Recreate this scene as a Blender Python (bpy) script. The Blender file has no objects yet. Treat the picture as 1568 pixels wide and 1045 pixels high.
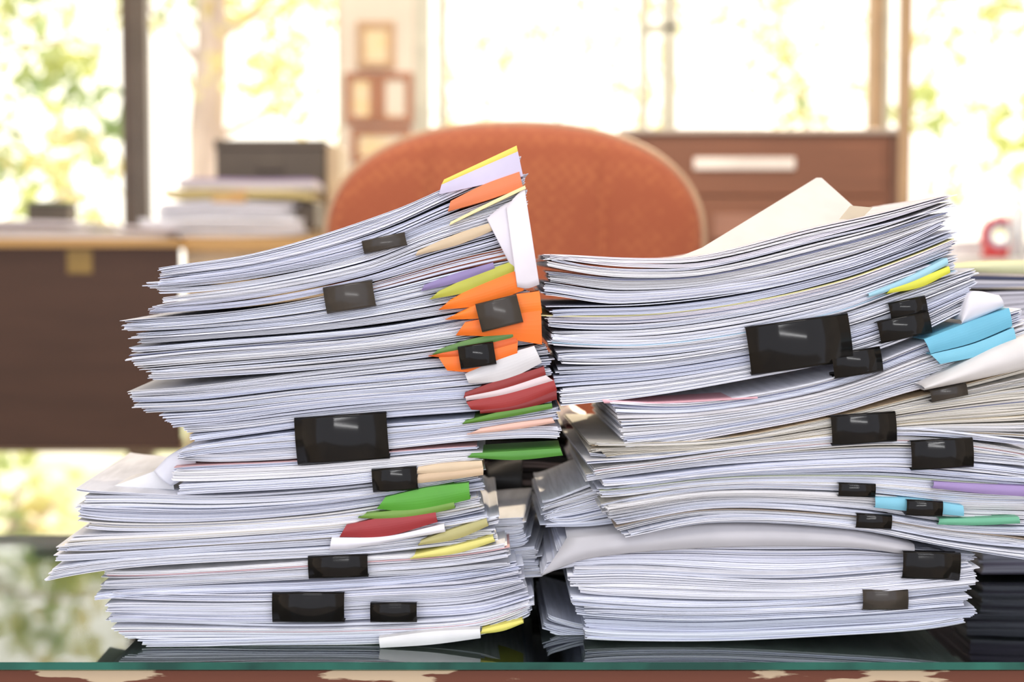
import bpy, bmesh, math, random
from mathutils import Vector, Matrix
random.seed(7)
R = random.Random(11)
F = 2178.0
TH = math.radians(3.2)
CAM = Vector((0, -1.1, 1.051))
DESK = 0.75
sc = bpy.context.scene

def P(px, py, Y=0.0):
    sx = (px-784)/F; sy = (522.6-py)/F
    d = Vector((sx, math.cos(TH)+sy*math.sin(TH), -math.sin(TH)+sy*math.cos(TH)))
    t = (Y-CAM.y)/d.y
    return CAM + d*t

# ---------------- materials ----------------
def newmat(name):
    m = bpy.data.materials.new(name); m.use_nodes = True
    nt = m.node_tree
    return m, nt, nt.nodes['Principled BSDF']

def mat(name, col, rough=0.6, col2=None, scale=8.0, bump=0.0, metal=0.0, spec=0.5, detail=4, lo=0.4, hi=0.6, stretch=None):
    m, nt, b = newmat(name)
    b.inputs['Roughness'].default_value = rough
    b.inputs['Metallic'].default_value = metal
    b.inputs['Specular IOR Level'].default_value = spec
    tc = nt.nodes.new('ShaderNodeTexCoord')
    mp = nt.nodes.new('ShaderNodeMapping')
    if stretch: mp.inputs['Scale'].default_value = stretch
    nz = nt.nodes.new('ShaderNodeTexNoise')
    nz.inputs['Scale'].default_value = scale; nz.inputs['Detail'].default_value = detail
    nt.links.new(tc.outputs['Object'], mp.inputs['Vector'])
    nt.links.new(mp.outputs['Vector'], nz.inputs['Vector'])
    cr = nt.nodes.new('ShaderNodeValToRGB')
    c2 = col2 if col2 else tuple(c*0.86 for c in col)
    cr.color_ramp.elements[0].position = lo; cr.color_ramp.elements[0].color = (*c2, 1)
    cr.color_ramp.elements[1].position = hi; cr.color_ramp.elements[1].color = (*col, 1)
    nt.links.new(nz.outputs['Fac'], cr.inputs['Fac'])
    nt.links.new(cr.outputs['Color'], b.inputs['Base Color'])
    if bump:
        bp = nt.nodes.new('ShaderNodeBump'); bp.inputs['Strength'].default_value = bump
        bp.inputs['Distance'].default_value = 0.002
        nt.links.new(nz.outputs['Fac'], bp.inputs['Height'])
        nt.links.new(bp.outputs['Normal'], b.inputs['Normal'])
    return m

def paper_mat():
    m, nt, b = newmat('paper')
    b.inputs['Roughness'].default_value = 0.75
    b.inputs['Specular IOR Level'].default_value = 0.25
    at = nt.nodes.new('ShaderNodeVertexColor'); at.layer_name = 'Col'
    tc = nt.nodes.new('ShaderNodeTexCoord')
    mp = nt.nodes.new('ShaderNodeMapping'); mp.inputs['Scale'].default_value = (14, 14, 900)
    nz = nt.nodes.new('ShaderNodeTexNoise'); nz.inputs['Scale'].default_value = 1.0; nz.inputs['Detail'].default_value = 5
    nt.links.new(tc.outputs['Object'], mp.inputs['Vector']); nt.links.new(mp.outputs['Vector'], nz.inputs['Vector'])
    mr = nt.nodes.new('ShaderNodeMapRange')
    mr.inputs['From Min'].default_value = 0.3; mr.inputs['From Max'].default_value = 0.6
    mr.inputs['To Min'].default_value = 0.78; mr.inputs['To Max'].default_value = 1.0
    nt.links.new(nz.outputs['Fac'], mr.inputs['Value'])
    mx = nt.nodes.new('ShaderNodeMix'); mx.data_type = 'RGBA'; mx.blend_type = 'MULTIPLY'; mx.inputs[0].default_value = 1
    nt.links.new(at.outputs['Color'], mx.inputs[6]); nt.links.new(mr.outputs['Result'], mx.inputs[7])
    nt.links.new(mx.outputs[2], b.inputs['Base Color'])
    return m
M_PAPER = paper_mat()
M_CLIP = mat('clip_black_enamel', (0.008, 0.007, 0.006), 0.12, spec=0.28)
M_WIRE = mat('steel_wire', (0.6, 0.6, 0.6), 0.25, metal=1)

# ---------------- mesh helpers ----------------
def mkobj(name, verts, faces, mats, fm=None, smooth=False, parent=None, cols=None):
    me = bpy.data.meshes.new(name)
    me.from_pydata([tuple(v) for v in verts], [], faces)
    for m in mats: me.materials.append(m)
    if fm: me.polygons.foreach_set('material_index', fm)
    if smooth: me.polygons.foreach_set('use_smooth', [True]*len(faces))
    if cols is not None:
        ca = me.color_attributes.new('Col', 'FLOAT_COLOR', 'POINT')
        flat = []
        for c in cols: flat += [c[0], c[1], c[2], 1.0]
        ca.data.foreach_set('color', flat)
    me.update()
    o = bpy.data.objects.new(name, me)
    sc.collection.objects.link(o)
    if parent: o.parent = parent
    return o

def empty(name, loc=(0, 0, 0)):
    e = bpy.data.objects.new(name, None); e.empty_display_size = 0.05
    sc.collection.objects.link(e)
    return e

def boxes(name, lst, mats, bevel=0.0, parent=None):
    bm = bmesh.new()
    for b in lst:
        x0, x1, y0, y1, z0, z1 = b[:6]; mi = b[6] if len(b) > 6 else 0
        vs = [bm.verts.new(p) for p in ((x0,y0,z0),(x1,y0,z0),(x1,y1,z0),(x0,y1,z0),(x0,y0,z1),(x1,y0,z1),(x1,y1,z1),(x0,y1,z1))]
        for f in ((3,2,1,0),(4,5,6,7),(0,1,5,4),(1,2,6,5),(2,3,7,6),(3,0,4,7)):
            fc = bm.faces.new([vs[i] for i in f]); fc.material_index = mi
    me = bpy.data.meshes.new(name); bm.to_mesh(me); bm.free()
    for m in mats: me.materials.append(m)
    o = bpy.data.objects.new(name, me); sc.collection.objects.link(o)
    if parent: o.parent = parent
    if bevel:
        md = o.modifiers.new('bevel', 'BEVEL'); md.width = bevel; md.segments = 3
    return o

def tube_geo(pts, rads, seg=10, closed=False, V=None, Fc=None):
    V = [] if V is None else V; Fc = [] if Fc is None else Fc
    base = len(V); n = len(pts); pts = [Vector(p) for p in pts]
    if not hasattr(rads, '__len__'): rads = [rads]*n
    for i, p in enumerate(pts):
        a = pts[(i-1) % n] if (closed or i > 0) else p
        b = pts[(i+1) % n] if (closed or i < n-1) else p
        t = (b-a).normalized()
        up = Vector((0, 1, 0)) if abs(t.y) < 0.9 else Vector((1, 0, 0))
        s = t.cross(up).normalized(); u = s.cross(t)
        for k in range(seg):
            an = 2*math.pi*k/seg
            V.append(p+(s*math.cos(an)+u*math.sin(an))*rads[i])
    m = n if closed else n-1
    for i in range(m):
        j = (i+1) % n
        for k in range(seg):
            k2 = (k+1) % seg
            Fc.append((base+i*seg+k, base+i*seg+k2, base+j*seg+k2, base+j*seg+k))
    if not closed:
        Fc.append(tuple(base+k for k in range(seg))[::-1])
        Fc.append(tuple(base+(n-1)*seg+k for k in range(seg)))
    return V, Fc

def curve_eval(pts, u):
    x0 = pts[0][0]; x1 = pts[-1][0]; x = x0+(x1-x0)*u
    n = len(pts)
    for i in range(n-1):
        if x <= pts[i+1][0] or i == n-2: break
    p1, p2 = pts[i], pts[i+1]
    p0 = pts[i-1] if i > 0 else (2*p1[0]-p2[0], 2*p1[1]-p2[1])
    p3 = pts[i+2] if i+2 < n else (2*p2[0]-p1[0], 2*p2[1]-p1[1])
    dx = p2[0]-p1[0]; t = (x-p1[0])/dx
    m1 = (p2[1]-p0[1])/(p2[0]-p0[0])*dx; m2 = (p3[1]-p1[1])/(p3[0]-p1[0])*dx
    t2 = t*t; t3 = t2*t
    return x, (2*t3-3*t2+1)*p1[1]+(t3-2*t2+t)*m1+(-2*t3+3*t2)*p2[1]+(t3-t2)*m2

WHITE = [(0.85,0.87,0.95),(0.88,0.89,0.95),(0.82,0.85,0.95),(0.92,0.92,0.94),(0.86,0.87,0.92),(0.76,0.79,0.91)]
WARM = [(0.92,0.88,0.91),(0.88,0.84,0.89),(0.93,0.92,0.93),(0.86,0.82,0.88)]
GREY = [(0.78,0.80,0.90),(0.83,0.84,0.93),(0.74,0.76,0.88),(0.87,0.88,0.95)]
KRAFT = [(0.76,0.62,0.43),(0.82,0.72,0.54),(0.70,0.56,0.38),(0.88,0.83,0.72)]
CREAM = [(0.86,0.82,0.74),(0.88,0.86,0.82),(0.82,0.78,0.68),(0.90,0.89,0.89)]
ODD = [(0.55,0.60,0.45),(0.45,0.65,0.75),(0.85,0.80,0.40),(0.80,0.50,0.50),(0.25,0.27,0.40),(0.20,0.22,0.34),(0.55,0.45,0.35)]

def bundle(name, bot, top, parent, pitch=1.7, y0=0.0, depth=0.205, jl=5, jr=6, rot=1.5, cols=WHITE, odd=0.02, curl=1.4, segs=32, docs=(3, 12), yj=0.003, minz=DESK+0.0004):
    V = []; Fc = []; C = []
    jl *= 1.25; jr *= 1.25
    hs = [abs(curve_eval(bot, u)[1]-curve_eval(top, u)[1]) for u in (0, .25, .5, .75, 1)]
    h = sum(hs)/5*0.5+max(hs)*0.5
    n = max(2, int(h/pitch))
    ts = []; docid = []; acc = 0; d = 0; left = R.randint(*docs)
    for i in range(n):
        th = R.uniform(0.6, 1.4)
        if left == 0:
            left = R.randint(*docs); d += 1; acc += R.uniform(0.2, 1.3)
        left -= 1
        ts.append((acc, acc+th*R.uniform(0.70, 0.94))); acc += th; docid.append(d)
    D = []
    for k in range(d+1):
        D.append(dict(l=R.uniform(-jl, jl)-(R.uniform(3, 9) if R.random() < 0.15 else 0), r=R.uniform(-jr, jr), y=R.uniform(-yj, yj), a=math.radians(rot+R.uniform(-1.2, 1.2)),
                      cl=R.uniform(-2.0, 1.4)*curl, cr=R.uniform(-1.4, 1.8)*curl, ph=R.uniform(0, 6), w=R.uniform(0.0, 0.9)*curl, c=R.choice(cols)))
    xc = P((bot[0][0]+bot[-1][0])/2, 500).x
    for i in range(n):
        dd = D[docid[i]]
        ta, tb = ts[i][0]/acc, ts[i][1]/acc
        c = R.choice(cols) if R.random() < 0.35 else dd['c']
        if R.random() < odd: c = R.choice(ODD)
        g = R.uniform(0.83, 1.04); c = (c[0]*g, c[1]*g, c[2]*g)
        li = dd['l']+R.gauss(0, 1.4); ri = dd['r']+R.gauss(0, 1.9); yi = dd['y']+R.gauss(0, 0.0009)
        if R.random() < 0.06: li -= R.uniform(2, 9)
        if R.random() < 0.07: ri += R.uniform(2, 9)
        a = dd['a']+math.radians(R.gauss(0, 0.15)); base = len(V)
        kl = R.gauss(0, 0.7); kr = R.gauss(0, 0.7)
        for s in range(segs+1):
            u = s/segs
            u = u-0.06*math.sin(2*math.pi*u)
            xb, yb = curve_eval(bot, u); xt, yt = curve_eval(top, u)
            e = li*(1-u)**2+ri*u**2
            el = math.exp(-u*16); er = math.exp(-(1-u)*16)
            off = (dd['cl']*1.8+kl)*el+(dd['cr']*1.8+kr)*er+dd['w']*math.sin(u*7+dd['ph'])
            pa = P(xb+(xt-xb)*ta+e, yb+(yt-yb)*ta+off, y0)
            pb = P(xb+(xt-xb)*tb+e, yb+(yt-yb)*tb+off, y0)
            z0 = max(pa.z, minz+i*0.0001); z1 = max(pb.z, z0+0.0003)
            x = pa.x; yf = y0+yi+(x-xc)*math.sin(a)
            bx = -math.sin(a)*depth; by = math.cos(a)*depth
            V += [(x, yf, z0), (x, yf, z1), (x+bx, yf+by, z1), (x+bx, yf+by, z0)]
            C += [c]*4
        for s in range(segs):
            b = base+s*4
            Fc += [(b, b+4, b+5, b+1), (b+1, b+5, b+6, b+2), (b+2, b+6, b+7, b+3), (b+3, b+7, b+4, b)]
        e = base+segs*4
        Fc += [(base, base+1, base+2, base+3), (e, e+3, e+2, e+1)]
    return mkobj(name, V, Fc, [M_PAPER], parent=parent, cols=C)

_tm = {}
def tabmat(col):
    if col not in _tm:
        _tm[col] = mat('card_%d' % len(_tm), col, 0.5, col2=tuple(c*0.93 for c in col), scale=25)
    return _tm[col]

def ribbon(name, top, bot, col, parent, Y=-0.004, bulge=0.003, back=0.05, nu=20, nv=8, slant=0.0, thick=0.0003):
    """folded card strip: nearly flat visible face plus flaps that run back into the stack"""
    V = []; Fc = []
    rows = nv+3
    if parent is not None and name.startswith(('tab', 'folder')): bulge *= 0.35
    for i in range(nu+1):
        u = i/nu
        xt, yt = curve_eval(top, u); xb, yb = curve_eval(bot, u)
        x = lambda v: xt+(xb-xt)*v
        for j in range(rows):
            if j == 0:
                p = P(xt, yt, Y); V.append((p.x, p.y+back, p.z))
            elif j == rows-1:
                p = P(xb, yb, Y); V.append((p.x, p.y+back, p.z))
            else:
                v = (j-1)/nv
                yy = Y-bulge*math.sin(math.pi*v)+slant*v
                p = P(x(v), yt+(yb-yt)*v, Y)
                V.append((p.x, yy, p.z))
    for i in range(nu):
        for j in range(rows-1):
            a = i*rows+j
            Fc.append((a, a+1, a+rows+1, a+rows))
    o = mkobj(name, V, Fc, [tabmat(col)], smooth=(bulge > 0.002), parent=parent)
    md = o.modifiers.new('thickness', 'SOLIDIFY'); md.thickness = thick
    return o

def clip(x0, y0, x1, y1, tilt=0.0, Y=-0.006, m=None, reach=0.016):
    """binder clip: spine plate bent into two converging flaps with rolled beads and wire handles"""
    a = P(x0, y1, Y); b = P(x1, y0, Y)
    W = b.x-a.x; H = b.z-a.z
    th = math.radians(tilt)
    H = max(H-abs(math.sin(th))*W*0.7, H*0.5)
    cx = (a.x+b.x)/2; cz = (a.z+b.z)/2
    prof = []
    hh = H/2; r = min(0.0024, hh*0.35); n = 7
    prof.append((reach, hh*0.70))
    for k in range(n+1):
        an = math.pi/2*k/n
        prof.append((r-r*math.sin(an), hh-r+r*math.cos(an)))
    bl = min(0.0022, H*0.05)
    for k in range(1, 12):
        f = k/12; prof.append((-bl*math.sin(math.pi*f), (hh-r)*(1-2*f)))
    for k in range(n+1):
        an = math.pi/2*k/n
        prof.append((r-r*math.cos(an), -hh+r-r*math.sin(an)))
    prof.append((reach, -hh*0.70))
    V = []; Fc = []; np_ = len(prof)
    for s in (-W/2, W/2):
        for (y, z) in prof: V.append((s, y, z))
    for k in range(np_-1):
        Fc.append((k, k+1, np_+k+1, np_+k))
    fm = [0]*len(Fc)
    k0 = len(Fc)
    for sgn in (1, -1):
        tube_geo([(-W/2, reach, sgn*hh*0.70), (W/2, reach, sgn*hh*0.70)], 0.0011, 8, V=V, Fc=Fc)
    fm += [0]*(len(Fc)-k0); k0 = len(Fc)
    for sgn in (1, -1):
        z = sgn*hh*0.70; w = W*0.36; L = 0.02
        pts = [(-w, reach, z), (-w*0.9, reach+L*0.6, z), (-w*0.45, reach+L, z), (w*0.45, reach+L, z), (w*0.9, reach+L*0.6, z), (w, reach, z)]
        tube_geo(pts, 0.0006, 6, V=V, Fc=Fc)
    fm += [1]*(len(Fc)-k0)
    o = mkobj('binder_clip', V, Fc, [m or M_CLIP, M_WIRE], fm=fm, smooth=True)
    md = o.modifiers.new('thickness', 'SOLIDIFY'); md.thickness = 0.0004
    o.location = (cx, Y, cz); o.rotation_euler = (0, -th, 0)
    return o

# =============== LEFT STACK ===============
L = empty('paper_stack')
bundle('sheets_base', [(228,997),(400,992),(580,988),(735,976),(815,950)], [(165,948),(400,957),(600,952),(730,945),(818,922)], L, jl=6, rot=1)
bundle('sheets_a', [(168,946),(400,955),(600,950),(730,943),(815,920)], [(178,906),(400,908),(560,900),(700,893),(795,880)], L, jl=6, cols=GREY)
bundle('sheets_b', [(155,915),(300,910),(480,904),(650,895),(790,880)], [(168,878),(400,864),(560,852),(680,845),(770,835)], L, jl=8, curl=2)
bundle('sheets_c', [(70,882),(200,868),(400,856),(560,848),(765,830)], [(85,850),(300,838),(520,825),(680,808),(755,795)], L, jl=8, rot=2.5, curl=2)
bundle('sheets_d', [(88,848),(300,836),(520,823),(680,808),(750,795)], [(138,800),(300,800),(480,790),(600,775),(720,760)], L, jl=9, rot=2.5, cols=CREAM+WHITE, curl=2)
bundle('sheets_e', [(130,798),(300,798),(480,788),(600,773),(735,755)], [(125,752),(200,752),(350,758),(560,745),(735,716)], L, jl=9, rot=3, cols=CREAM+WHITE+WHITE, curl=2)
bundle('sheets_f', [(268,757),(420,750),(570,738),(735,712)], [(275,713),(450,706),(600,692),(735,684)], L, jl=6)
bundle('sheets_g', [(272,712),(450,703),(600,688),(720,676),(852,668)], [(290,680),(450,662),(600,650),(720,640),(850,622)], L, jl=6, curl=2)
bundle('sheets_h', [(292,676),(380,665),(480,652),(600,640),(720,632),(850,620)], [(245,632),(330,628),(480,612),(620,600),(740,590),(840,580)], L, jl=7, rot=2)
bundle('sheets_i', [(225,630),(330,627),(480,611),(620,599),(740,588),(845,578)], [(195,598),(300,590),(450,572),(620,555),(740,545),(835,530)], L, jl=7, rot=2.5)
bundle('sheets_j', [(240,586),(300,580),(450,568),(620,552),(820,528)], [(195,535),(300,525),(450,514),(600,498),(800,460)], L, jl=8, rot=2.5)
bundle('sheets_k', [(215,526),(330,518),(500,506),(650,486),(810,458)], [(190,490),(330,480),(450,462),(560,436),(690,398),(795,373)], L, jl=8, rot=2.5)
bundle('sheets_l', [(225,482),(400,466),(560,434),(690,398),(790,372)], [(245,468),(400,448),(560,415),(660,378),(785,342)], L, jl=7, cols=GREY)
bundle('sheets_m', [(248,468),(400,449),(560,417),(660,380),(795,342)], [(232,435),(400,416),(560,378),(680,330),(802,288)], L, jl=7, rot=2)
bundle('sheets_n', [(245,437),(400,417),(560,379),(680,328),(800,278)], [(250,410),(400,386),(600,322),(700,278),(790,240)], L, jl=5, cols=GREY)
bundle('sheets_rear', [(700,885),(760,885),(818,882)], [(700,800),(760,795),(808,790)], L, y0=0.05, depth=0.15, rot=-4, jr=10)
ribbon('loose_sheet_a', [(165,748),(210,732),(262,712)], [(160,757),(210,755),(268,757)], (0.82,0.81,0.82), L, Y=0.02, bulge=0.001)
ribbon('loose_sheet_b', [(235,722),(262,696),(305,680)], [(262,745),(275,738),(300,715)], (0.76,0.76,0.82), L, Y=0.012, bulge=0.003)
Wt = (0.86,0.85,0.90)
ribbon('folder_cover_yellow', [(680,275),(740,247),(791,223)], [(676,283),(740,255),(793,232)], (0.90,0.74,0.12), L, Y=-0.003, bulge=0.001)
ribbon('folder_cover_lilac', [(676,283),(740,255),(793,232)], [(672,298),(735,284),(801,270)], (0.66,0.60,0.76), L, Y=-0.003, bulge=0.001)
ribbon('tab_orange_top', [(690,308),(740,283),(795,263)], [(686,324),(745,307),(801,288)], (0.80,0.22,0.08), L)
ribbon('bent_sheets_right', [(775,318),(790,300),(803,288)], [(792,440),(808,442),(826,436)], (0.84,0.79,0.83), L, Y=-0.006, bulge=0.004, nv=14)
ribbon('bent_sheets_right_b', [(745,335),(765,318),(782,308)], [(778,400),(790,420),(800,436)], (0.76,0.72,0.78), L, Y=-0.004, bulge=0.003, nv=14)
ribbon('bent_sheet_yellow', [(690,340),(745,312),(804,284)], [(688,345),(746,317),(805,289)], (0.90,0.78,0.40), L, Y=-0.007, bulge=0.0)
ribbon('tab_beige_top', [(640,384),(700,358),(768,336)], [(636,392),(705,374),(768,347)], (0.66,0.51,0.33), L)
ribbon('tab_purple', [(650,436),(700,418),(755,402)], [(645,446),(700,433),(758,412)], (0.27,0.21,0.42), L)
ribbon('tab_olive', [(672,446),(720,424),(790,398)], [(658,459),(720,446),(793,413)], (0.48,0.48,0.06), L)
ribbon('tab_orange_a', [(690,459),(740,432),(799,412)], [(672,475),(735,468),(802,445)], (0.95,0.20,0.012), L, bulge=0.005)
ribbon('tab_orange_b', [(700,480),(750,458),(826,446)], [(682,490),(740,488),(830,480)], (0.98,0.22,0.015), L, bulge=0.005)
ribbon('tab_orange_c', [(712,494),(760,484),(828,468)], [(698,514),(750,516),(830,528)], (0.93,0.18,0.01), L, bulge=0.005)
ribbon('tab_green_dark', [(670,536),(720,520),(785,508)], [(662,544),(720,534),(786,518)], (0.12,0.25,0.06), L)
ribbon('tab_orange_d', [(680,540),(725,530),(790,515)], [(656,546),(720,549),(793,530)], (0.75,0.12,0.012), L)
ribbon('tab_orange_e', [(672,548),(725,536),(793,520)], [(685,568),(725,569),(792,545)], (0.96,0.18,0.012), L, bulge=0.004)
ribbon('notebook_sheet', [(712,573),(760,548),(818,530)], [(718,588),(775,582),(830,556)], (0.72,0.70,0.69), L, bulge=0.002)
ribbon('folder_red_a', [(712,602),(760,584),(833,562)], [(710,610),(770,598),(836,574)], (0.28,0.026,0.023), L)
ribbon('folder_white_red', [(712,606),(770,594),(836,575)], [(714,614),(775,605),(848,584)], (0.72,0.60,0.60), L)
ribbon('folder_red_b', [(714,616),(770,603),(848,582)], [(722,628),(785,628),(853,598)], (0.34,0.026,0.023), L, bulge=0.004)
ribbon('folder_red_c', [(735,628),(790,618),(852,598)], [(735,634),(795,628),(853,612)], (0.22,0.014,0.014), L)
ribbon('tab_green_a', [(712,645),(770,630),(845,618)], [(708,650),(775,640),(846,626)], (0.10,0.25,0.03), L)
ribbon('tab_pink', [(735,657),(790,648),(846,641)], [(715,666),(790,658),(850,648)], (0.82,0.50,0.40), L)
ribbon('tab_green_b', [(722,695),(790,691),(858,687)], [(716,701),(790,705),(862,698)], (0.08,0.28,0.035), L)
ribbon('tab_beige_a', [(640,716),(680,710),(738,706)], [(638,726),(690,724),(740,718)], (0.72,0.56,0.37), L)
ribbon('tab_beige_b', [(640,727),(690,722),(740,716)], [(638,741),(690,735),(740,728)], (0.64,0.47,0.30), L)
ribbon('tab_green_c', [(590,762),(650,748),(718,740)], [(577,780),(640,784),(720,765)], (0.09,0.36,0.03), L, bulge=0.005)
ribbon('tab_green_d', [(560,787),(620,780),(695,768)], [(548,794),(620,795),(697,779)], (0.17,0.32,0.05), L)
ribbon('tab_red', [(530,805),(590,792),(667,784)], [(520,823),(590,822),(670,800)], (0.34,0.028,0.032), L, bulge=0.004)
ribbon('folded_white', [(508,824),(590,822),(680,803)], [(505,842),(540,840),(682,815)], Wt, L, bulge=0.002)
ribbon('tab_olive_low_a', [(645,828),(690,812),(745,795)], [(640,836),(700,826),(748,806)], (0.48,0.44,0.18), L, Y=-0.002)
ribbon('tab_yellow_low', [(635,850),(690,838),(755,822)], [(628,857),(700,848),(758,830)], (0.76,0.70,0.20), L)
ribbon('tab_yellow_base', [(738,965),(770,957),(800,950)], [(735,972),(770,967),(802,955)], (0.80,0.72,0.15), L)
ribbon('folded_sheet_base', [(580,978),(660,968),(735,964)], [(582,993),(660,988),(736,978)], (0.80,0.79,0.78), L, Y=-0.008, bulge=0.001)

M_CLIPG = mat('clip_grey_enamel', (0.055, 0.045, 0.035), 0.2, spec=0.4)
clip(555,357,622,388, 12, m=M_CLIPG)
clip(497,430,573,480, 9, m=M_CLIPG)
clip(732,452,797,508, 14, Y=-0.012, m=M_CLIPG)
clip(703,524,758,566, 9, Y=-0.010)
clip(453,632,594,712, 4)
clip(570,715,639,755, 4)
clip(472,850,563,888, 2)
clip(417,908,527,955, 0)
clip(567,924,638,955, 0)

# =============== RIGHT STACK ===============
Rr = empty('paper_stack.001')
bundle('sheets_base', [(905,985),(1100,985),(1300,974),(1400,968),(1475,960)], [(888,930),(1050,935),(1200,930),(1320,925),(1485,910)], Rr, jl=8, rot=-1, jr=10)
bundle('sheets_a', [(885,930),(1050,935),(1200,930),(1320,923),(1482,908)], [(868,872),(960,868),(1200,880),(1390,868),(1485,862)], Rr, jl=9, rot=0, curl=2)
bundle('sheets_rear_low', [(838,970),(880,982),(930,985)], [(835,945),(880,955),(930,960)], Rr, y0=0.03, depth=0.15)
bundle('sheets_b', [(830,882),(870,870),(960,864),(1200,876),(1390,862),(1480,860)], [(865,832),(960,828),(1100,815),(1300,818),(1400,842),(1490,850)], Rr, jl=4, y0=0.01, cols=GREY, pitch=2.4, odd=0)
ribbon('curved_sheet', [(868,824),(960,816),(1100,804),(1300,814),(1400,834)], [(828,882),(900,855),(1100,838),(1300,838),(1395,850)], (0.52,0.51,0.53), Rr, Y=0.004, bulge=0.004, back=0.18, slant=-0.003, nv=12)
bundle('sheets_rear_mid', [(835,808),(880,808),(960,800)], [(838,770),(900,745),(960,720)], Rr, y0=0.03, depth=0.15)
bundle('sheets_c', [(968,822),(1100,800),(1310,812),(1450,838),(1600,862)], [(935,790),(1100,765),(1310,775),(1450,795),(1600,800)], Rr, jl=8, rot=1.5, curl=2)
bundle('sheets_d', [(932,790),(1100,765),(1310,775),(1450,793),(1600,798)], [(915,745),(1100,724),(1300,716),(1400,718),(1600,735)], Rr, jl=8, rot=2, cols=WHITE+CREAM, curl=2)
bundle('sheets_e', [(912,745),(1100,724),(1300,715),(1400,716),(1600,732)], [(905,700),(1000,695),(1200,668),(1390,655),(1600,680)], Rr, jl=10, rot=2, cols=WHITE+CREAM, curl=2)
bundle('sheets_kraft', [(935,700),(1100,690),(1275,674),(1400,664),(1600,672)], [(905,678),(1100,672),(1275,640),(1400,610),(1600,560)], Rr, jl=8, rot=2, cols=KRAFT+CREAM)
bundle('sheets_f', [(968,690),(1100,668),(1275,636),(1400,600),(1600,550)], [(925,612),(1050,615),(1200,595),(1300,570),(1400,530),(1560,470)], Rr, jl=9, rot=2, cols=WHITE+WARM)
bundle('sheets_g', [(862,622),(1000,606),(1150,580),(1290,552),(1390,520),(1490,470)], [(850,535),(1000,533),(1150,512),(1290,480),(1380,450),(1490,412)], Rr, jl=6, rot=1, cols=WHITE)
bundle('sheets_h', [(850,532),(1000,532),(1150,512),(1290,480),(1380,448),(1470,418)], [(838,470),(1000,465),(1150,445),(1290,412),(1380,380),(1452,350)], Rr, jl=7, cols=WHITE+WARM)
bundle('sheets_i', [(838,448),(950,466),(1150,446),(1290,412),(1380,380),(1450,350)], [(836,386),(980,394),(1080,391),(1250,350),(1360,325),(1462,295)], Rr, jl=6, rot=0.5, cols=WARM+GREY, pitch=1.6, curl=2)
def page(name, pts, col, parent, thick=0.0004):
    V = [P(x, y, Y) for x, y, Y in pts]
    o = mkobj(name, V, [tuple(range(len(V)))], [tabmat(col)], parent=parent)
    md = o.modifiers.new('thickness', 'SOLIDIFY'); md.thickness = thick
    return o
def yl(py): return 0.03+(395-py)/122*0.09
page('page_raised', [(x, y, yl(y)) for x, y in [(1030,398),(1075,380),(1250,273),(1258,273),(1306,316),(1300,355)]], (0.68,0.63,0.59), Rr)
page('page_beige', [(x, y, 0.03) for x, y in [(1285,336),(1302,315),(1336,318),(1318,336)]], (0.60,0.51,0.36), Rr)
ribbon('tab_cyan_top', [(1330,450),(1390,425),(1450,395)], [(1330,456),(1390,436),(1452,405)], (0.35,0.62,0.72), Rr)
ribbon('tab_yellow_top', [(1365,440),(1410,425),(1453,408)], [(1358,450),(1410,440),(1455,418)], (0.72,0.72,0.06), Rr)
ribbon('tab_blue_a', [(1415,520),(1480,495),(1545,472)], [(1425,542),(1490,525),(1550,500)], (0.15,0.48,0.64), Rr, Y=-0.008, bulge=0.004)
ribbon('tab_blue_b', [(1425,543),(1490,527),(1552,502)], [(1440,558),(1500,545),(1556,522)], (0.20,0.54,0.68), Rr, Y=-0.008)
ribbon('curled_page_right', [(1410,590),(1470,560),(1530,530),(1600,505)], [(1415,598),(1480,585),(1540,572),(1600,560)], (0.74,0.71,0.68), Rr, Y=-0.012, bulge=0.006)
ribbon('page_fold_top_right', [(1470,490),(1485,450),(1530,452)], [(1472,497),(1495,488),(1538,470)], (0.78,0.77,0.82), Rr, Y=-0.004, bulge=0.003)
ribbon('tab_purple_low', [(1430,738),(1500,742),(1590,746)], [(1428,748),(1500,756),(1590,762)], (0.35,0.25,0.50), Rr)
ribbon('tab_blue_low', [(1340,762),(1400,765),(1475,775)], [(1340,778),(1400,784),(1476,791)], (0.22,0.56,0.70), Rr)
ribbon('tab_green_low', [(1438,795),(1500,794),(1560,792)], [(1436,804),(1500,805),(1562,802)], (0.15,0.46,0.28), Rr)
ribbon('tab_pink_edge', [(922,612),(1000,616),(1160,608)], [(925,618),(1000,619),(1160,611)], (0.80,0.45,0.50), Rr)
clip(1145,482,1304,573, 8)
clip(1275,532,1351,580, 9)
clip(1345,478,1426,525, 12)
clip(1362,454,1420,490, 12, Y=-0.004)
clip(1273,631,1373,683, 4)
clip(1395,671,1491,721, 3)
clip(1425,588,1482,616, 12, m=M_CLIPG)
clip(1284,740,1341,763, -2)
clip(1388,766,1444,793, -3, Y=-0.009)
clip(1311,787,1366,812, -3)
clip(1321,904,1391,936, 0, m=M_CLIPG)
clip(1382,845,1471,890, -2)

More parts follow.
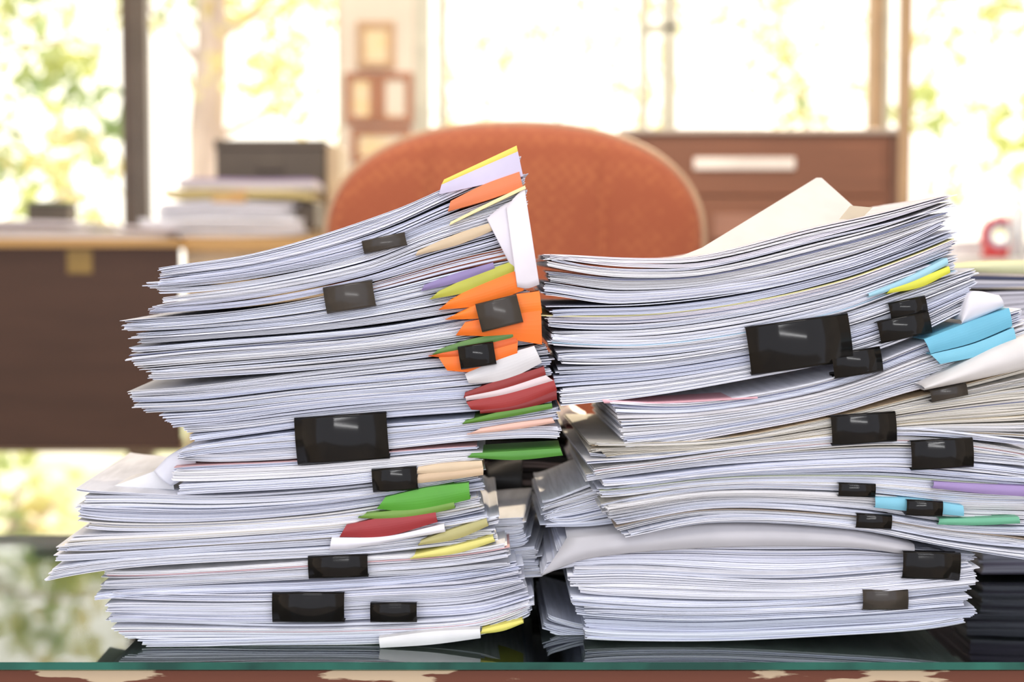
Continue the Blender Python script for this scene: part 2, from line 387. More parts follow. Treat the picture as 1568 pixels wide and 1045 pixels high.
# =============== REAR STACKS ===============
R3 = empty('paper_stack.002')
YR3 = 0.235
bundle('sheets_low', [(1500,880),(1620,880),(1760,876)], [(1495,700),(1620,690),(1760,690)], R3, y0=YR3, rot=1, jl=12, pitch=4, cols=[(0.10,0.09,0.13),(0.2,0.2,0.25),(0.5,0.5,0.58)])  # dark sheet colours stand in for shadow low on this stack
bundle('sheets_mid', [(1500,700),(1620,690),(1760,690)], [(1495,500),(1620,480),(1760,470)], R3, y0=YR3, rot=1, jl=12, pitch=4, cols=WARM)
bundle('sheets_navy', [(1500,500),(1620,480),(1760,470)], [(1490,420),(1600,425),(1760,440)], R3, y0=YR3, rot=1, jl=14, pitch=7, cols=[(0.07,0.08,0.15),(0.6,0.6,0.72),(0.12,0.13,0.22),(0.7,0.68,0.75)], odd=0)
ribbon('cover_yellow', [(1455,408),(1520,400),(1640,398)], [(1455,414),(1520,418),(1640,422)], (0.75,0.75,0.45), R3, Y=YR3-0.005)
R4 = empty('paper_stack.003')
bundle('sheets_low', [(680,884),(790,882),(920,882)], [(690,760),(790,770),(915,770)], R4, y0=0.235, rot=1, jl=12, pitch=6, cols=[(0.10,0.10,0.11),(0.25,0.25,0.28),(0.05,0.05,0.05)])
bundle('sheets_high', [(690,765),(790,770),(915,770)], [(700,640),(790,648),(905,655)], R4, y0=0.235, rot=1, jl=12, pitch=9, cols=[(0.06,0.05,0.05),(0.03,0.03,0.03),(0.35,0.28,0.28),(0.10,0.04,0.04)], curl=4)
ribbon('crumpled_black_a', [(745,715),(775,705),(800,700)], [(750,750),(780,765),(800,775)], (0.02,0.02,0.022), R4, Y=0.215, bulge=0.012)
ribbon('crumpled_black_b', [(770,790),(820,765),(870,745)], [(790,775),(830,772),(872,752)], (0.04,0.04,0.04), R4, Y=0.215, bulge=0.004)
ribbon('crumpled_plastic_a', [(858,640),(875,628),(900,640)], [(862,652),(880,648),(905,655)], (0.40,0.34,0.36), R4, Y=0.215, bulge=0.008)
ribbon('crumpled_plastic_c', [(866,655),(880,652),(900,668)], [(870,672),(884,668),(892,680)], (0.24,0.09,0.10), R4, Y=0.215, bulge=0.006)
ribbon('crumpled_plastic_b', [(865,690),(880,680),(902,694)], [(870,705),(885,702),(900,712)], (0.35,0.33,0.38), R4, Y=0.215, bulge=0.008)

# =============== DESK ===============
def glass_mat():
    m = bpy.data.materials.new('desk_glass'); m.use_nodes = True; nt = m.node_tree
    nt.nodes.clear()
    out = nt.nodes.new('ShaderNodeOutputMaterial')
    tr = nt.nodes.new('ShaderNodeBsdfTransparent'); tr.inputs['Color'].default_value = (0.82, 0.92, 0.88, 1)
    gl = nt.nodes.new('ShaderNodeBsdfGlossy'); gl.inputs['Roughness'].default_value = 0.03
    gl.inputs['Color'].default_value = (0.95, 1, 0.98, 1)
    fr = nt.nodes.new('ShaderNodeFresnel'); fr.inputs['IOR'].default_value = 1.65
    tc = nt.nodes.new('ShaderNodeTexCoord'); nz = nt.nodes.new('ShaderNodeTexNoise'); nz.inputs['Scale'].default_value = 6
    bp = nt.nodes.new('ShaderNodeBump'); bp.inputs['Strength'].default_value = 0.03; bp.inputs['Distance'].default_value = 0.01
    nt.links.new(tc.outputs['Object'], nz.inputs['Vector']); nt.links.new(nz.outputs['Fac'], bp.inputs['Height'])
    nt.links.new(bp.outputs['Normal'], gl.inputs['Normal'])
    mx = nt.nodes.new('ShaderNodeMixShader')
    nt.links.new(fr.outputs['Fac'], mx.inputs['Fac']); nt.links.new(tr.outputs[0], mx.inputs[1]); nt.links.new(gl.outputs[0], mx.inputs[2])
    nt.links.new(mx.outputs[0], out.inputs['Surface'])
    return m
M_GLASS = glass_mat()
M_GEDGE = mat('glass_edge_green', (0.02, 0.14, 0.10), 0.12, col2=(0.007, 0.06, 0.045), scale=12)
M_WOOD = mat('desk_wood_worn', (0.22, 0.07, 0.03), 0.45, col2=(0.13, 0.04, 0.02), scale=3, stretch=(1, 8, 12))
M_FLAKE = mat('desk_edge_flaked', (0.55, 0.42, 0.27), 0.7, col2=(0.14, 0.04, 0.018), scale=4, lo=0.57, hi=0.59, stretch=(2.2, 1, 14), detail=6)
M_FELT = mat('desk_under_glass', (0.20, 0.23, 0.21), 0.6, col2=(0.05, 0.075, 0.07), scale=5, lo=0.45, hi=0.6)
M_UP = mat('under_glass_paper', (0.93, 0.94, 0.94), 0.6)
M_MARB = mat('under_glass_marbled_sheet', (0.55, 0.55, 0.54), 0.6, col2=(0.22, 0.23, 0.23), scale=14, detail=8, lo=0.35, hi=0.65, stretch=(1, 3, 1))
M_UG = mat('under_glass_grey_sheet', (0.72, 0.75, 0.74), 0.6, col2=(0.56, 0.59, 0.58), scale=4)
desk = empty('glass_top_desk')
DX = 1.25; D0 = -0.043; D1 = 0.45
boxes('desk_frame', [(-DX, DX, D0+0.004, D1, 0.70, 0.7435, 0), (-DX, DX, D0, D0+0.0035, 0.722, 0.7425, 2),
    (-DX+0.03, -DX+0.45, 0.02, D1-0.03, 0.0, 0.70, 0), (DX-0.45, DX-0.03, 0.02, D1-0.03, 0.0, 0.70, 0),
    (-DX+0.45, DX-0.45, 0.05, 0.07, 0.25, 0.70, 0),
    (-DX+0.04, -DX+0.44, D1-0.035, D1-0.015, 0.05, 0.33, 0), (-DX+0.04, -DX+0.44, D1-0.035, D1-0.015, 0.36, 0.66, 0),
    (-DX+0.02, DX-0.02, D0+0.01, D1-0.01, 0.7436, 0.7438, 1),
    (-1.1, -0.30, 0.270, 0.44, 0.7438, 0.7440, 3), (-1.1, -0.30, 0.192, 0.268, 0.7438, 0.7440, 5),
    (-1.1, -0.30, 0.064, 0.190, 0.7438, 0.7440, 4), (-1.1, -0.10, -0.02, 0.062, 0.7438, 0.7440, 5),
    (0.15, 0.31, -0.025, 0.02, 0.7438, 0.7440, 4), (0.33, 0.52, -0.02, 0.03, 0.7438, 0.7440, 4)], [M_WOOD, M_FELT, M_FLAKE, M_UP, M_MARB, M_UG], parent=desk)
g = boxes('glass_sheet', [(-DX, DX, D0-0.003, D1, 0.7442, DESK, 0)], [M_GLASS, M_GEDGE], parent=desk)
for p in g.data.polygons:
    if abs(p.normal.z) < 0.5: p.material_index = 1

# =============== CHAIR ===============
YC = 1.34
def fabric_mat():
    m, nt, b = newmat('chair_fabric')
    b.inputs['Roughness'].default_value = 0.85
    b.inputs['Sheen Weight'].default_value = 0.25
    tc = nt.nodes.new('ShaderNodeTexCoord')
    mp = nt.nodes.new('ShaderNodeMapping'); mp.inputs['Rotation'].default_value = (0, math.radians(40), 0)
    vo = nt.nodes.new('ShaderNodeTexVoronoi'); vo.inputs['Scale'].default_value = 62; vo.inputs['Randomness'].default_value = 0.25
    cr = nt.nodes.new('ShaderNodeValToRGB')
    cr.color_ramp.elements[0].position = 0.15; cr.color_ramp.elements[0].color = (0.46, 0.145, 0.055, 1)
    cr.color_ramp.elements[1].position = 0.5; cr.color_ramp.elements[1].color = (0.35, 0.088, 0.036, 1)
    nt.links.new(tc.outputs['Object'], mp.inputs['Vector']); nt.links.new(mp.outputs['Vector'], vo.inputs['Vector']); nt.links.new(vo.outputs['Distance'], cr.inputs['Fac'])
    nt.links.new(cr.outputs['Color'], b.inputs['Base Color'])
    return m
M_FAB = fabric_mat()
M_PIPE = mat('chair_piping_beige', (0.55, 0.36, 0.22), 0.6)
M_BLK = mat('black_plastic', (0.03, 0.03, 0.03), 0.45)
chair = empty('office_chair')
tp = P(788, 190, YC); sd = P(1072, 370, YC)
cxx = tp.x; zc = sd.z; HW = sd.x-cxx; HT = tp.z-zc; HB = zc-0.58
def outline(an):
    n = 2.3
    c = math.cos(an); s = math.sin(an)
    x = HW*math.copysign(abs(c)**(2/n), c)
    zz = (HT if s >= 0 else HB)*math.copysign(abs(s)**(2/n), s)
    return x, zz
V = []; Fc = []; fm = []
NA = 96; NR = 48
for side in (0, 1):
    base = len(V)
    V.append((cxx, YC+(-0.05 if side == 0 else 0.05), zc))
    for r in range(1, NR+1):
        f = r/NR
        for k in range(NA):
            x, zz = outline(2*math.pi*k/NA)
            x *= f; zz *= f
            puff = 0.05*(1-f**4)**0.6
            y = YC+(-puff if side == 0 else puff*0.9) - 0.35*x*x
            if side == 0:
                y += 0.009*math.exp(-((abs(x)-0.147)/0.008)**2)*(1-f**6)
            V.append((cxx+x, y, zc+zz))
    for k in range(NA):
        k2 = (k+1) % NA
        f0 = (base, base+1+k, base+1+k2); Fc.append(f0 if side == 0 else f0[::-1]); fm.append(side)
        for r in range(1, NR):
            a = base+1+(r-1)*NA+k; b = base+1+(r-1)*NA+k2; c = b+NA; d = a+NA
            q = (a, d, c, b); Fc.append(q if side == 0 else q[::-1]); fm.append(side)
mkobj('backrest', V, Fc, [M_FAB, M_FAB], fm=fm, smooth=True, parent=chair)
pts = []
for k in range(120):
    x, zz = outline(2*math.pi*k/120); pts.append((cxx+x*1.003, YC-0.35*x*x, zc+zz*1.003))
V, Fc = tube_geo(pts, 0.0055, 8, closed=True)
mkobj('backrest_piping', V, Fc, [M_PIPE], smooth=True, parent=chair)
sb = boxes('seat', [(cxx-0.27, cxx+0.27, YC-0.52, YC-0.02, 0.42, 0.51)], [M_FAB], bevel=0.04, parent=chair)
V, Fc = tube_geo([(cxx, YC-0.25, 0.40), (cxx, YC+0.08, 0.41), (cxx, YC+0.12, 0.5), (cxx, YC+0.06, 0.75)], 0.025, 12)
tube_geo([(cxx, YC-0.25, 0.10), (cxx, YC-0.25, 0.42)], 0.028, 14, V=V, Fc=Fc)
for k in range(5):
    a = 2*math.pi*k/5+0.3; ex = cxx+0.28*math.cos(a); ey = YC-0.25+0.28*math.sin(a)
    tube_geo([(cxx, YC-0.25, 0.13), (ex, ey, 0.075)], [0.03, 0.018], 10, V=V, Fc=Fc)
    tube_geo([(ex-0.022*math.sin(a), ey+0.022*math.cos(a), 0.03), (ex+0.022*math.sin(a), ey-0.022*math.cos(a), 0.03)], 0.03, 16, V=V, Fc=Fc)
    tube_geo([(ex, ey, 0.03), (ex, ey, 0.085)], 0.008, 8, V=V, Fc=Fc)
mkobj('base_and_stem', V, Fc, [M_BLK], smooth=False, parent=chair)

# =============== ROOM ===============
YW = 4.0
def X(px, Y): return P(px, 400, Y).x
def Z(py, Y): return P(784, py, Y).z
M_WALL = mat('wall_cream_paint', (0.90, 0.82, 0.72), 0.8, scale=2)
M_FLOOR = mat('floor_tile', (0.42, 0.36, 0.30), 0.35, scale=3)
M_CEIL = mat('ceiling_white', (0.85, 0.84, 0.82), 0.9)
boxes('floor', [(-3.6, 3.6, -3.0, YW+0.2, -0.05, 0.0)], [M_FLOOR])
boxes('ceiling', [(-3.6, 3.6, -1.6, YW+0.2, 2.85, 2.9)], [M_CEIL])
boxes('wall_left', [(-3.6, -3.5, -1.6, YW+0.2, 0, 2.85)], [M_WALL])
boxes('wall_right', [(3.5, 3.6, -1.6, YW+0.2, 0, 2.85)], [M_WALL])
boxes('wall_back', [(X(526, YW), 3.5, YW, YW+0.15, 0, 0.72), (-3.5, 3.5, YW, YW+0.15, 2.6, 2.85),
    (X(526, YW), X(636, YW), YW-0.02, YW+0.15, 0.72, 2.6)], [M_WALL])
M_DARKF = mat('frame_dark_bronze', (0.13, 0.10, 0.08), 0.3, metal=0.2)
M_PALEF = mat('frame_pale_aluminium', (0.66, 0.66, 0.55), 0.4)
M_TANF = mat('frame_tan', (0.50, 0.34, 0.20), 0.45)
def vbar(p0, p1, y0=YW-0.01, y1=YW+0.06, z0=0.72, z1=2.6, mi=0):
    return (X(p0, YW), X(p1, YW), y0, y1, z0, z1, mi)
boxes('window_1', [vbar(190, 214, z0=0), vbar(218, 232, YW-0.03, YW+0.04, z0=0), (-3.5, X(526, YW), YW, YW+0.06, 0.0, 0.03), (-3.5, X(526, YW), YW, YW+0.06, 2.54, 2.6), vbar(518, 526, z0=0, mi=1), vbar(-450, -420, z0=0)], [M_DARKF, M_PALEF], bevel=0.004)
boxes('window_2', [vbar(636, 660, YW-0.02, YW+0.03), vbar(670, 686), vbar(978, 992), vbar(1012, 1034, YW-0.02, YW+0.03), vbar(1328, 1346, mi=1), vbar(1350, 1358, mi=0), vbar(852, 857, YW, YW+0.02),
    (X(636, YW), X(1372, YW), YW, YW+0.06, 0.72, 0.79, 0), (X(636, YW), X(1372, YW), YW, YW+0.06, 2.54, 2.6, 0),
    (X(976, YW), X(1036, YW), YW-0.02, YW+0.04, Z(50, YW), Z(37, YW), 0)], [M_PALEF, M_TANF], bevel=0.004)
boxes('window_3', [vbar(1371, 1390, YW-0.03, YW+0.02), (X(1392, YW), 3.5, YW, YW+0.06, 0.72, 0.78), (X(1392, YW), 3.5, YW, YW+0.06, 2.54, 2.6), vbar(2000, 2030)], [M_TANF], bevel=0.004)
boxes('windowsill', [(X(526, YW), 3.5, YW-0.18, YW-0.03, 0.70, 0.73)], [M_CEIL], bevel=0.004)
M_PF = mat('picture_frame_wood', (0.58, 0.38, 0.22), 0.5)
M_PF2 = mat('picture_frame_red_brown', (0.45, 0.20, 0.11), 0.5)
M_PIC = mat('picture_print', (0.85, 0.70, 0.42), 0.6, col2=(0.82, 0.78, 0.68), scale=9)
def picture(x0, y0, x1, y1, fr):
    Y = YW-0.022
    a, b, c, d = X(x0, Y), X(x1, Y), Z(y1, Y), Z(y0, Y); w = 0.024
    boxes('picture_frame', [(a, b, Y-0.025, Y, c, c+w, 0), (a, b, Y-0.025, Y, d-w, d, 0), (a, a+w, Y-0.025, Y, c+w, d-w, 0), (b-w, b, Y-0.025, Y, c+w, d-w, 0),
        (a+w, b-w, Y-0.012, Y-0.002, c+w, d-w, 1)], [fr, M_PIC], bevel=0.002)
picture(550, 34, 606, 106, M_PF)
picture(531, 112, 579, 190, M_PF2)
picture(581, 112, 633, 190, M_PF2)
picture(540, 196, 630, 250, M_PF2)
# =============== LEFT DESK ===============
YL = 2.35
M_DB = mat('panel_dark_brown', (0.072, 0.036, 0.024), 0.6, scale=3, stretch=(1, 1, 6))
M_OAK = mat('desk_oak_edge', (0.55, 0.34, 0.13), 0.5, scale=4, stretch=(1, 4, 10))
M_BEIGE = mat('laminate_beige', (0.55, 0.43, 0.28), 0.5)
M_TAPE = mat('tape_yellow', (0.30, 0.20, 0.05), 0.4)
zt = Z(366, YL); xr = X(272, YL); xr2 = X(560, YL); zbp = Z(688, YL)
cab = boxes('reception_desk', [(-2.6, xr, YL, YL+0.03, zbp, zt-0.02, 0), (-2.62, xr+0.005, YL-0.01, YL+0.56, zt-0.02, zt, 1),
    (-2.6, -2.55, YL+0.03, YL+0.55, 0, zt-0.02, 0), (-2.55, xr, YL+0.03, YL+0.06, zbp-0.012, zbp+0.02, 2),
    (xr+0.006, xr2, YL+0.05, YL+0.55, 0, zt-0.03, 2), (xr+0.006, xr2+0.01, YL+0.04, YL+0.56, zt-0.03, zt+0.004, 1),
    (xr+0.05, xr2-0.04, YL+0.035, YL+0.05, zt-0.25, zt-0.06, 2),
    (X(103, YL), X(141, YL), YL-0.0015, YL, Z(419, YL), Z(383, YL), 3)], [M_DB, M_OAK, M_BEIGE, M_TAPE], bevel=0.003)
M_BOX = mat('file_box_dark_grey', (0.085, 0.07, 0.055), 0.6)
YB = YL+0.35
zb = zt+0.13
bx = boxes('file_box', [(X(332, YB), X(498, YB), YB, YB+0.18, zb, Z(216, YB), 0), (X(330, YB), X(500, YB), YB-0.004, YB+0.185, Z(228, YB), Z(214, YB), 0), (X(499, YB), X(520, YB), YB+0.02, YB+0.18, zt+0.005, Z(222, YB), 1), (X(395, YB), X(435, YB), YB-0.006, YB, Z(262, YB), Z(245, YB), 0),
    (X(335, YB), X(498, YB), YB+0.05, YB+0.18, zt+0.005, zb, 1)], [M_BOX, M_BEIGE], bevel=0.004)
LP = empty('paper_pile')
YP = YL+0.09
zt2 = zt+0.0045
bundle('pile_a', [(225,363),(350,363),(478,361)], [(222,338),(350,335),(470,336)], LP, y0=YP, depth=0.22, pitch=3, cols=WHITE, jl=12, jr=12, minz=zt2)
bundle('pile_b', [(235,336),(340,334),(450,334)], [(240,312),(340,306),(448,312)], LP, y0=YP+0.01, depth=0.2, pitch=3, cols=WHITE+GREY, jl=10, jr=10, minz=zt2)
bundle('pile_c', [(245,306),(340,303),(480,304)], [(240,292),(340,290),(475,292)], LP, y0=YP+0.01, depth=0.2, pitch=3.5, cols=[(0.62,0.50,0.18),(0.70,0.60,0.3),(0.5,0.4,0.2)], jl=10, jr=10, minz=zt2)
bundle('pile_d', [(282,290),(370,290),(470,290)], [(285,274),(370,273),(470,273)], LP, y0=YP+0.02, depth=0.2, pitch=3.5, cols=[(0.35,0.28,0.5),(0.75,0.73,0.8)], jl=10, jr=10, minz=zt2)
boxes('tag_box', [(X(326,YP), X(378,YP), YP-0.01, YP+0.05, Z(311,YP), Z(291,YP))], [M_OAK], parent=LP, bevel=0.003)
boxes('brown_box', [(X(448,YP), X(482,YP), YP+0.02, YP+0.2, Z(350,YP), Z(308,YP))], [M_BOX], parent=LP, bevel=0.003)
LP2 = empty('paper_pile.001')
YQ = YL+0.05
bundle('pile_a', [(-120,366),(80,366),(262,366)], [(-120,338),(60,338),(255,350)], LP2, y0=YQ, depth=0.3, pitch=3, cols=GREY+WARM, jl=12, jr=14, minz=zt+0.0005)
ds = boxes('desk_calendar', [(X(32, YQ), X(97, YQ), YQ+0.05, YQ+0.12, Z(337, YQ), Z(309, YQ), 0), (X(30, YQ), X(99, YQ), YQ+0.045, YQ+0.125, Z(312, YQ), Z(307, YQ), 1)], [M_BOX, mat('calendar_green', (0.16, 0.2, 0.12), 0.5)], bevel=0.002)
# =============== RIGHT CABINET ===============
YR = 2.5
M_RB = mat('cabinet_red_brown', (0.23, 0.095, 0.05), 0.55, scale=3, stretch=(1, 1, 5))
M_LAB = mat('label_white', (0.9, 0.84, 0.78), 0.5)
x0, x1, zt = X(950, YR), X(1362, YR), Z(206, YR)
boxes('filing_cabinet', [(x0, x1, YR, YR+0.5, 0, zt, 0), (x0-0.005, X(1373, YR), YR-0.01, YR+0.51, zt, zt+0.014, 1),
    (x1+0.001, X(1373, YR), YR-0.005, YR+0.5, 0, zt, 2),
    (x0+0.02, x1-0.02, YR-0.012, YR, Z(300, YR), zt-0.02, 0), (x0+0.02, x1-0.02, YR-0.012, YR, Z(470, YR), Z(303, YR), 0),
    (X(1060, YR), X(1214, YR), YR-0.018, YR-0.012, Z(261, YR), Z(242, YR), 3), (X(1090, YR), X(1172, YR), YR-0.018, YR-0.012, Z(366, YR), Z(328, YR), 4)],
    [M_RB, mat('cabinet_top_grey', (0.48, 0.40, 0.33), 0.4), mat('cabinet_side_dark', (0.16, 0.075, 0.045), 0.5), M_LAB, mat('label_faded', (0.36, 0.18, 0.12), 0.5)], bevel=0.003)
YS = 3.05
zs = Z(396, YS); xs = X(1388, YS)
boxes('side_table', [(xs, xs+1.1, YS, YS+0.6, zs-0.03, zs, 0), (xs+0.02, xs+0.06, YS+0.03, YS+0.07, 0, zs-0.03, 1), (xs+1.04, xs+1.08, YS+0.03, YS+0.07, 0, zs-0.03, 1),
    (xs+0.02, xs+0.06, YS+0.53, YS+0.57, 0, zs-0.03, 1), (xs+1.04, xs+1.08, YS+0.53, YS+0.57, 0, zs-0.03, 1), (xs+0.05, xs+1.05, YS+0.02, YS+0.03, zs-0.25, zs-0.03, 0)], [M_CEIL, M_TANF], bevel=0.003)
SP = empty('paper_pile.002')
bundle('pile_a', [(1400,396),(1480,396),(1640,396)], [(1405,374),(1480,368),(1640,372)], SP, y0=YS+0.2, depth=0.25, pitch=4, cols=WHITE, jl=12, minz=zs+0.0005)
YT = YS+0.08
tx = X(1530, YT)
V = []; Fc = []
def ring(r, zc_): return [(tx+r*math.cos(2*math.pi*k/32), YT, zc_+r*math.sin(2*math.pi*k/32)) for k in range(32)]
tube_geo(ring(0.048, zs+0.068), 0.012, 10, closed=True, V=V, Fc=Fc); fm = [0]*len(Fc); k0 = len(Fc)
tube_geo(ring(0.029, zs+0.068), 0.011, 10, closed=True, V=V, Fc=Fc); fm += [1]*(len(Fc)-k0); k0 = len(Fc)
tube_geo([(tx-0.05, YT, zs+0.0125), (tx+0.05, YT, zs+0.0125)], [0.012, 0.012], 10, V=V, Fc=Fc); fm += [0]*(len(Fc)-k0)
mkobj('tape_dispenser', V, Fc, [mat('red_plastic', (0.65, 0.05, 0.06), 0.35), mat('tape_blue_white', (0.5, 0.58, 0.72), 0.4)], fm=fm, smooth=True)
bxx = X(1556, YT-0.05); yb_ = YT-0.055
V, Fc = tube_geo([(bxx, yb_, zs+0.001), (bxx, yb_, zs+0.006), (bxx, yb_, zs+0.12), (bxx, yb_, zs+0.145), (bxx, yb_, zs+0.155), (bxx, yb_, zs+0.165)], [0.02, 0.025, 0.025, 0.018, 0.011, 0.011], 24)
fm = [0]*len(Fc); k0 = len(Fc)
tube_geo([(bxx, yb_, zs+0.165), (bxx, yb_, zs+0.18)], 0.013, 16, V=V, Fc=Fc); fm += [1]*(len(Fc)-k0)
m_, nt_, b_ = newmat('bottle_clear_plastic'); b_.inputs['Base Color'].default_value = (0.8, 0.85, 0.92, 1); b_.inputs['Transmission Weight'].default_value = 0.6; b_.inputs['Roughness'].default_value = 0.1
mkobj('water_bottle', V, Fc, [m_, mat('bottle_cap_blue', (0.3, 0.4, 0.7), 0.4)], fm=fm, smooth=True)

# =============== OUTSIDE ===============
def leaf_mat(name, c1, c2):
    m = bpy.data.materials.new(name); m.use_nodes = True; nt = m.node_tree; nt.nodes.clear()
    out = nt.nodes.new('ShaderNodeOutputMaterial')
    df = nt.nodes.new('ShaderNodeBsdfDiffuse'); tl = nt.nodes.new('ShaderNodeBsdfTranslucent')
    ge = nt.nodes.new('ShaderNodeTexCoord'); nz = nt.nodes.new('ShaderNodeTexNoise'); nz.inputs['Scale'].default_value = 2.5
    cr = nt.nodes.new('ShaderNodeValToRGB')
    cr.color_ramp.elements[0].position = 0.4; cr.color_ramp.elements[0].color = (*c1, 1)
    cr.color_ramp.elements[1].position = 0.6; cr.color_ramp.elements[1].color = (*c2, 1)
    nt.links.new(ge.outputs['Object'], nz.inputs['Vector']); nt.links.new(nz.outputs['Fac'], cr.inputs['Fac'])
    nt.links.new(cr.outputs['Color'], df.inputs['Color']); nt.links.new(cr.outputs['Color'], tl.inputs['Color'])
    mx = nt.nodes.new('ShaderNodeMixShader'); mx.inputs[0].default_value = 0.5
    nt.links.new(df.outputs[0], mx.inputs[1]); nt.links.new(tl.outputs[0], mx.inputs[2]); nt.links.new(mx.outputs[0], out.inputs['Surface'])
    return m
M_LG = leaf_mat('leaves_green', (0.40, 0.52, 0.30), (0.66, 0.70, 0.30))
M_LY = leaf_mat('leaves_yellow', (0.82, 0.68, 0.34), (0.78, 0.78, 0.46))
M_BARK = mat('bark_pale', (0.80, 0.66, 0.62), 0.9, col2=(0.58, 0.46, 0.42), scale=3, bump=0.5, stretch=(4, 4, 1))
boxes('ground', [(-25, 25, YW+0.2, 30, -0.3, -0.25)], [mat('ground_grass', (0.55, 0.60, 0.30), 0.9, col2=(0.85, 0.82, 0.7), scale=1.5)])
def tree(trunk, rads, branches, clusters, name='tree', lsz=1.0):
    V = []; Fc = []
    tube_geo(trunk, rads, 12, V=V, Fc=Fc)
    for b in branches: tube_geo(b[0], [b[1]*(1-0.8*k/(len(b[0])-1)) for k in range(len(b[0]))], 8, V=V, Fc=Fc)
    fm = [0]*len(Fc)
    for (c, rad, n, mi) in clusters:
        subs = [Vector((R.gauss(0, 1), R.gauss(0, 1), R.gauss(0, 1)))*rad*0.5 for _ in range(max(3, n//8))]
        for _ in range(n):
            d = R.choice(subs)+Vector((R.gauss(0, 1), R.gauss(0, 1), R.gauss(0, 1)))*rad*0.2
            p = Vector(c)+d; s = R.uniform(0.03, 0.07)*lsz
            a = Vector((R.uniform(-1, 1), R.uniform(-1, 1), R.uniform(-1, 1))).normalized()
            b = a.cross(Vector((R.uniform(-1, 1), R.uniform(-1, 1), R.uniform(-1, 1)))).normalized()
            k = len(V)
            V += [p-a*s, p-a*s*0.3+b*s*0.42, p+a*s*0.4+b*s*0.36, p+a*s*1.1, p+a*s*0.4-b*s*0.36, p-a*s*0.3-b*s*0.42]
            Fc.append((k, k+1, k+2, k+3, k+4, k+5)); fm.append(mi)
    return mkobj(name, V, Fc, [M_BARK, M_LG, M_LY], fm=fm)
pc = P
def cl(lst, Yt, k=1.0): return [(pc(c[0], c[1], Yt+c[2]), c[3], int(c[4]*k), c[5]) for c in lst]
Yt = 7.0
tr = [pc(322, 1200, Yt), pc(322, 400, Yt), pc(316, 200, Yt), pc(325, 60, Yt), pc(318, -150, Yt), pc(300, -400, Yt)]
tree(tr, [0.14, 0.12, 0.105, 0.09, 0.08, 0.05],
    [([pc(345, 205, Yt), pc(400, 178, Yt+.1), pc(440, 165, Yt), pc(480, 120, Yt)], 0.03), ([pc(300, 90, Yt), pc(250, 30, Yt), pc(180, -40, Yt)], 0.03),
     ([pc(330, 60, Yt), pc(400, 20, Yt), pc(470, -80, Yt)], 0.03)],
    cl([(370,30,0,.35,30,2),(440,100,0,.3,50,2),(480,40,.3,.35,40,2),(420,160,0,.3,34,2),(260,40,.2,.3,20,2),(490,180,0,.25,14,2),(250,-60,0,.6,100,1),(400,-120,0,.7,120,2)], Yt, 1.7))
Yt = 6.0
tr = [pc(-150, 1400, Yt), pc(-140, 500, Yt), pc(-100, 200, Yt), pc(-60, -100, Yt)]
tree(tr, [0.16, 0.13, 0.11, 0.07],
    [([pc(-100, 250, Yt), pc(0, 200, Yt), pc(90, 210, Yt), pc(150, 230, Yt)], 0.02), ([pc(-80, 100, Yt), pc(20, 70, Yt), pc(110, 60, Yt), pc(170, 90, Yt)], 0.02), ([pc(60,330,Yt), pc(110, 290, Yt), pc(150, 330, Yt)], 0.03)],
    cl([(10,60,0,.28,50,1),(70,100,.2,.22,60,1),(130,160,0,.18,50,1),(20,220,0,.3,70,1),(110,240,.3,.25,36,1),(40,290,0,.28,46,2),(150,290,0,.25,16,2),(90,20,.4,.25,16,2),(-60,120,.4,.5,70,1),(-80,260,0,.5,70,1),(30,-60,0,.5,40,2),(165,40,0,.12,6,2)], Yt, 1.6))
Yt = 5.6
tr = [pc(20, 900, Yt), pc(20, 800, Yt), pc(30, 740, Yt)]
tree(tr, [0.03, 0.025, 0.01], [([pc(20, 830, Yt), pc(80, 780, Yt), pc(100, 740, Yt)], 0.015)],
    cl([(20,750,0,.20,80,1),(70,790,.2,.2,50,2),(5,810,0,.2,40,1),(110,740,.3,.12,10,2),(-60,780,0,.3,60,1)], Yt), name='garden_shrub')
Yt = 9.0
tr = [pc(1230, 900, Yt), pc(1225, 400, Yt), pc(1240, 200, Yt), pc(1190, 20, Yt), pc(1150, -150, Yt)]
tree(tr, [0.07, 0.05, 0.03, 0.02, 0.015],
    [([pc(1235, 220, Yt), pc(1300, 130, Yt), pc(1320, 40, Yt)], 0.015), ([pc(1190, 20, Yt), pc(1100, -50, Yt), pc(980, -80, Yt)], 0.02)],
    cl([(1200,130,0,.35,40,2),(1240,180,0,.3,40,1),(1180,60,0,.4,36,2),(1100,80,0,.5,30,2),(900,60,0,.5,44,2),(950,140,0,.4,30,2),(780,60,0,.5,40,2),(740,150,0,.4,30,2),(1290,60,0,.4,34,2),(1100,-60,0,.8,150,2),(850,-60,0,.6,80,2)], Yt, 2.2))
Yt = 6.5
tr = [pc(1760, 1200, Yt), pc(1740, 400, Yt), pc(1700, 100, Yt), pc(1650, -200, Yt)]
tree(tr, [0.13, 0.11, 0.09, 0.06],
    [([pc(1720, 220, Yt), pc(1600, 180, Yt), pc(1480, 170, Yt)], 0.02), ([pc(1700, 100, Yt), pc(1560, 20, Yt), pc(1440, -10, Yt)], 0.02)],
    cl([(1420,165,0,.2,45,1),(1470,170,0,.16,16,1),(1545,205,0,.2,50,1),(1440,40,0,.25,24,2),(1530,50,0,.25,24,2),(1500,260,0,.3,20,2),(1560,310,0,.25,20,2),(1620,150,0,.5,120,1),(1550,-60,0,.5,100,1)], Yt, 1.7))

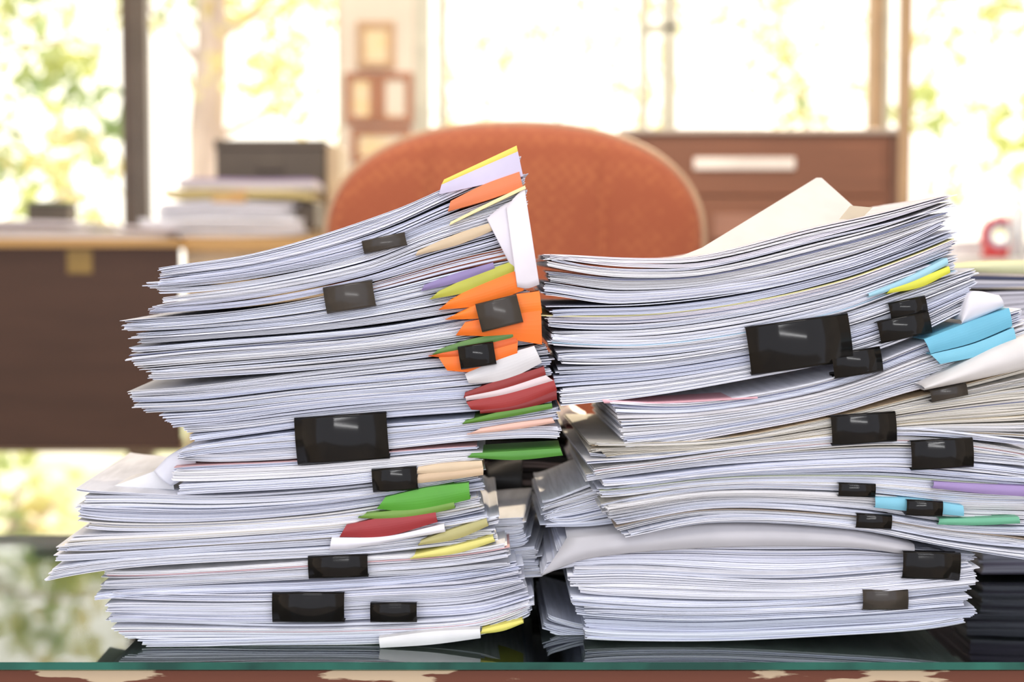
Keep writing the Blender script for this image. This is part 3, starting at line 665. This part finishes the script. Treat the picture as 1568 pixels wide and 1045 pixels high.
# =============== LIGHT ===============
w = bpy.data.worlds.new('world'); sc.world = w; w.use_nodes = True; nt = w.node_tree
bg = nt.nodes['Background']
tc = nt.nodes.new('ShaderNodeTexCoord'); sp = nt.nodes.new('ShaderNodeSeparateXYZ')
nt.links.new(tc.outputs['Generated'], sp.inputs[0])
mr = nt.nodes.new('ShaderNodeMapRange'); mr.inputs['From Min'].default_value = -0.3; mr.inputs['From Max'].default_value = 0.7
nt.links.new(sp.outputs['Y'], mr.inputs['Value'])
mx = nt.nodes.new('ShaderNodeMix'); mx.data_type = 'RGBA'
mx.inputs[6].default_value = (1.18, 1.20, 1.36, 1); mx.inputs[7].default_value = (2.5, 2.35, 2.05, 1)
nt.links.new(mr.outputs['Result'], mx.inputs[0]); nt.links.new(mx.outputs[2], bg.inputs['Color'])
bg.inputs['Strength'].default_value = 1.0
sl = bpy.data.lights.new('sun', 'SUN'); sl.energy = 5.0; sl.angle = 0.03; sl.color = (1, 0.82, 0.58)
so = bpy.data.objects.new('sun', sl); sc.collection.objects.link(so)
so.rotation_euler = Vector((-0.22, -1, -0.41)).to_track_quat('-Z', 'Y').to_euler()
def area(name, loc, rot, sx, sy, e, col):
    al = bpy.data.lights.new(name, 'AREA'); al.shape = 'RECTANGLE'; al.size = sx; al.size_y = sy; al.energy = e; al.color = col
    ao = bpy.data.objects.new(name, al); sc.collection.objects.link(ao); ao.location = loc; ao.rotation_euler = rot
area('fill_light', (0, -0.9, 2.8), (math.radians(20), 0, 0), 2.0, 0.7, 24, (1, 0.96, 0.94))  # unseen fill added overhead to brighten the stack fronts
area('fill_light.001', (0, 0.5, 2.8), (math.radians(30), 0, 0), 2.0, 0.5, 36, (1, 0.83, 0.64))  # unseen warm light added to graze the chair top
area('fill_light.002', (0, 2.0, 2.8), (math.radians(35), 0, 0), 3.0, 0.5, 60, (1, 0.88, 0.72))  # unseen light added to brighten the back wall and window frames
area('clip_streak_light', (0.1, -2.3, 1.35), (math.radians(80), 0, 0), 2.6, 0.04, 14, (1, 1, 1))  # unseen strip added behind the camera to draw streaks on the clips

# =============== CAMERA ===============
cd = bpy.data.cameras.new('camera'); cam = bpy.data.objects.new('camera', cd); sc.collection.objects.link(cam)
cam.location = CAM; cam.rotation_euler = (math.radians(90)-TH, 0, 0)
cd.sensor_width = 36; cd.lens = F/1568*36
cd.dof.use_dof = True; cd.dof.focus_distance = 1.10; cd.dof.aperture_fstop = 3.8
cd.clip_start = 0.05
sc.camera = cam
sc.view_settings.view_transform = 'Standard'
sc.view_settings.look = 'None'
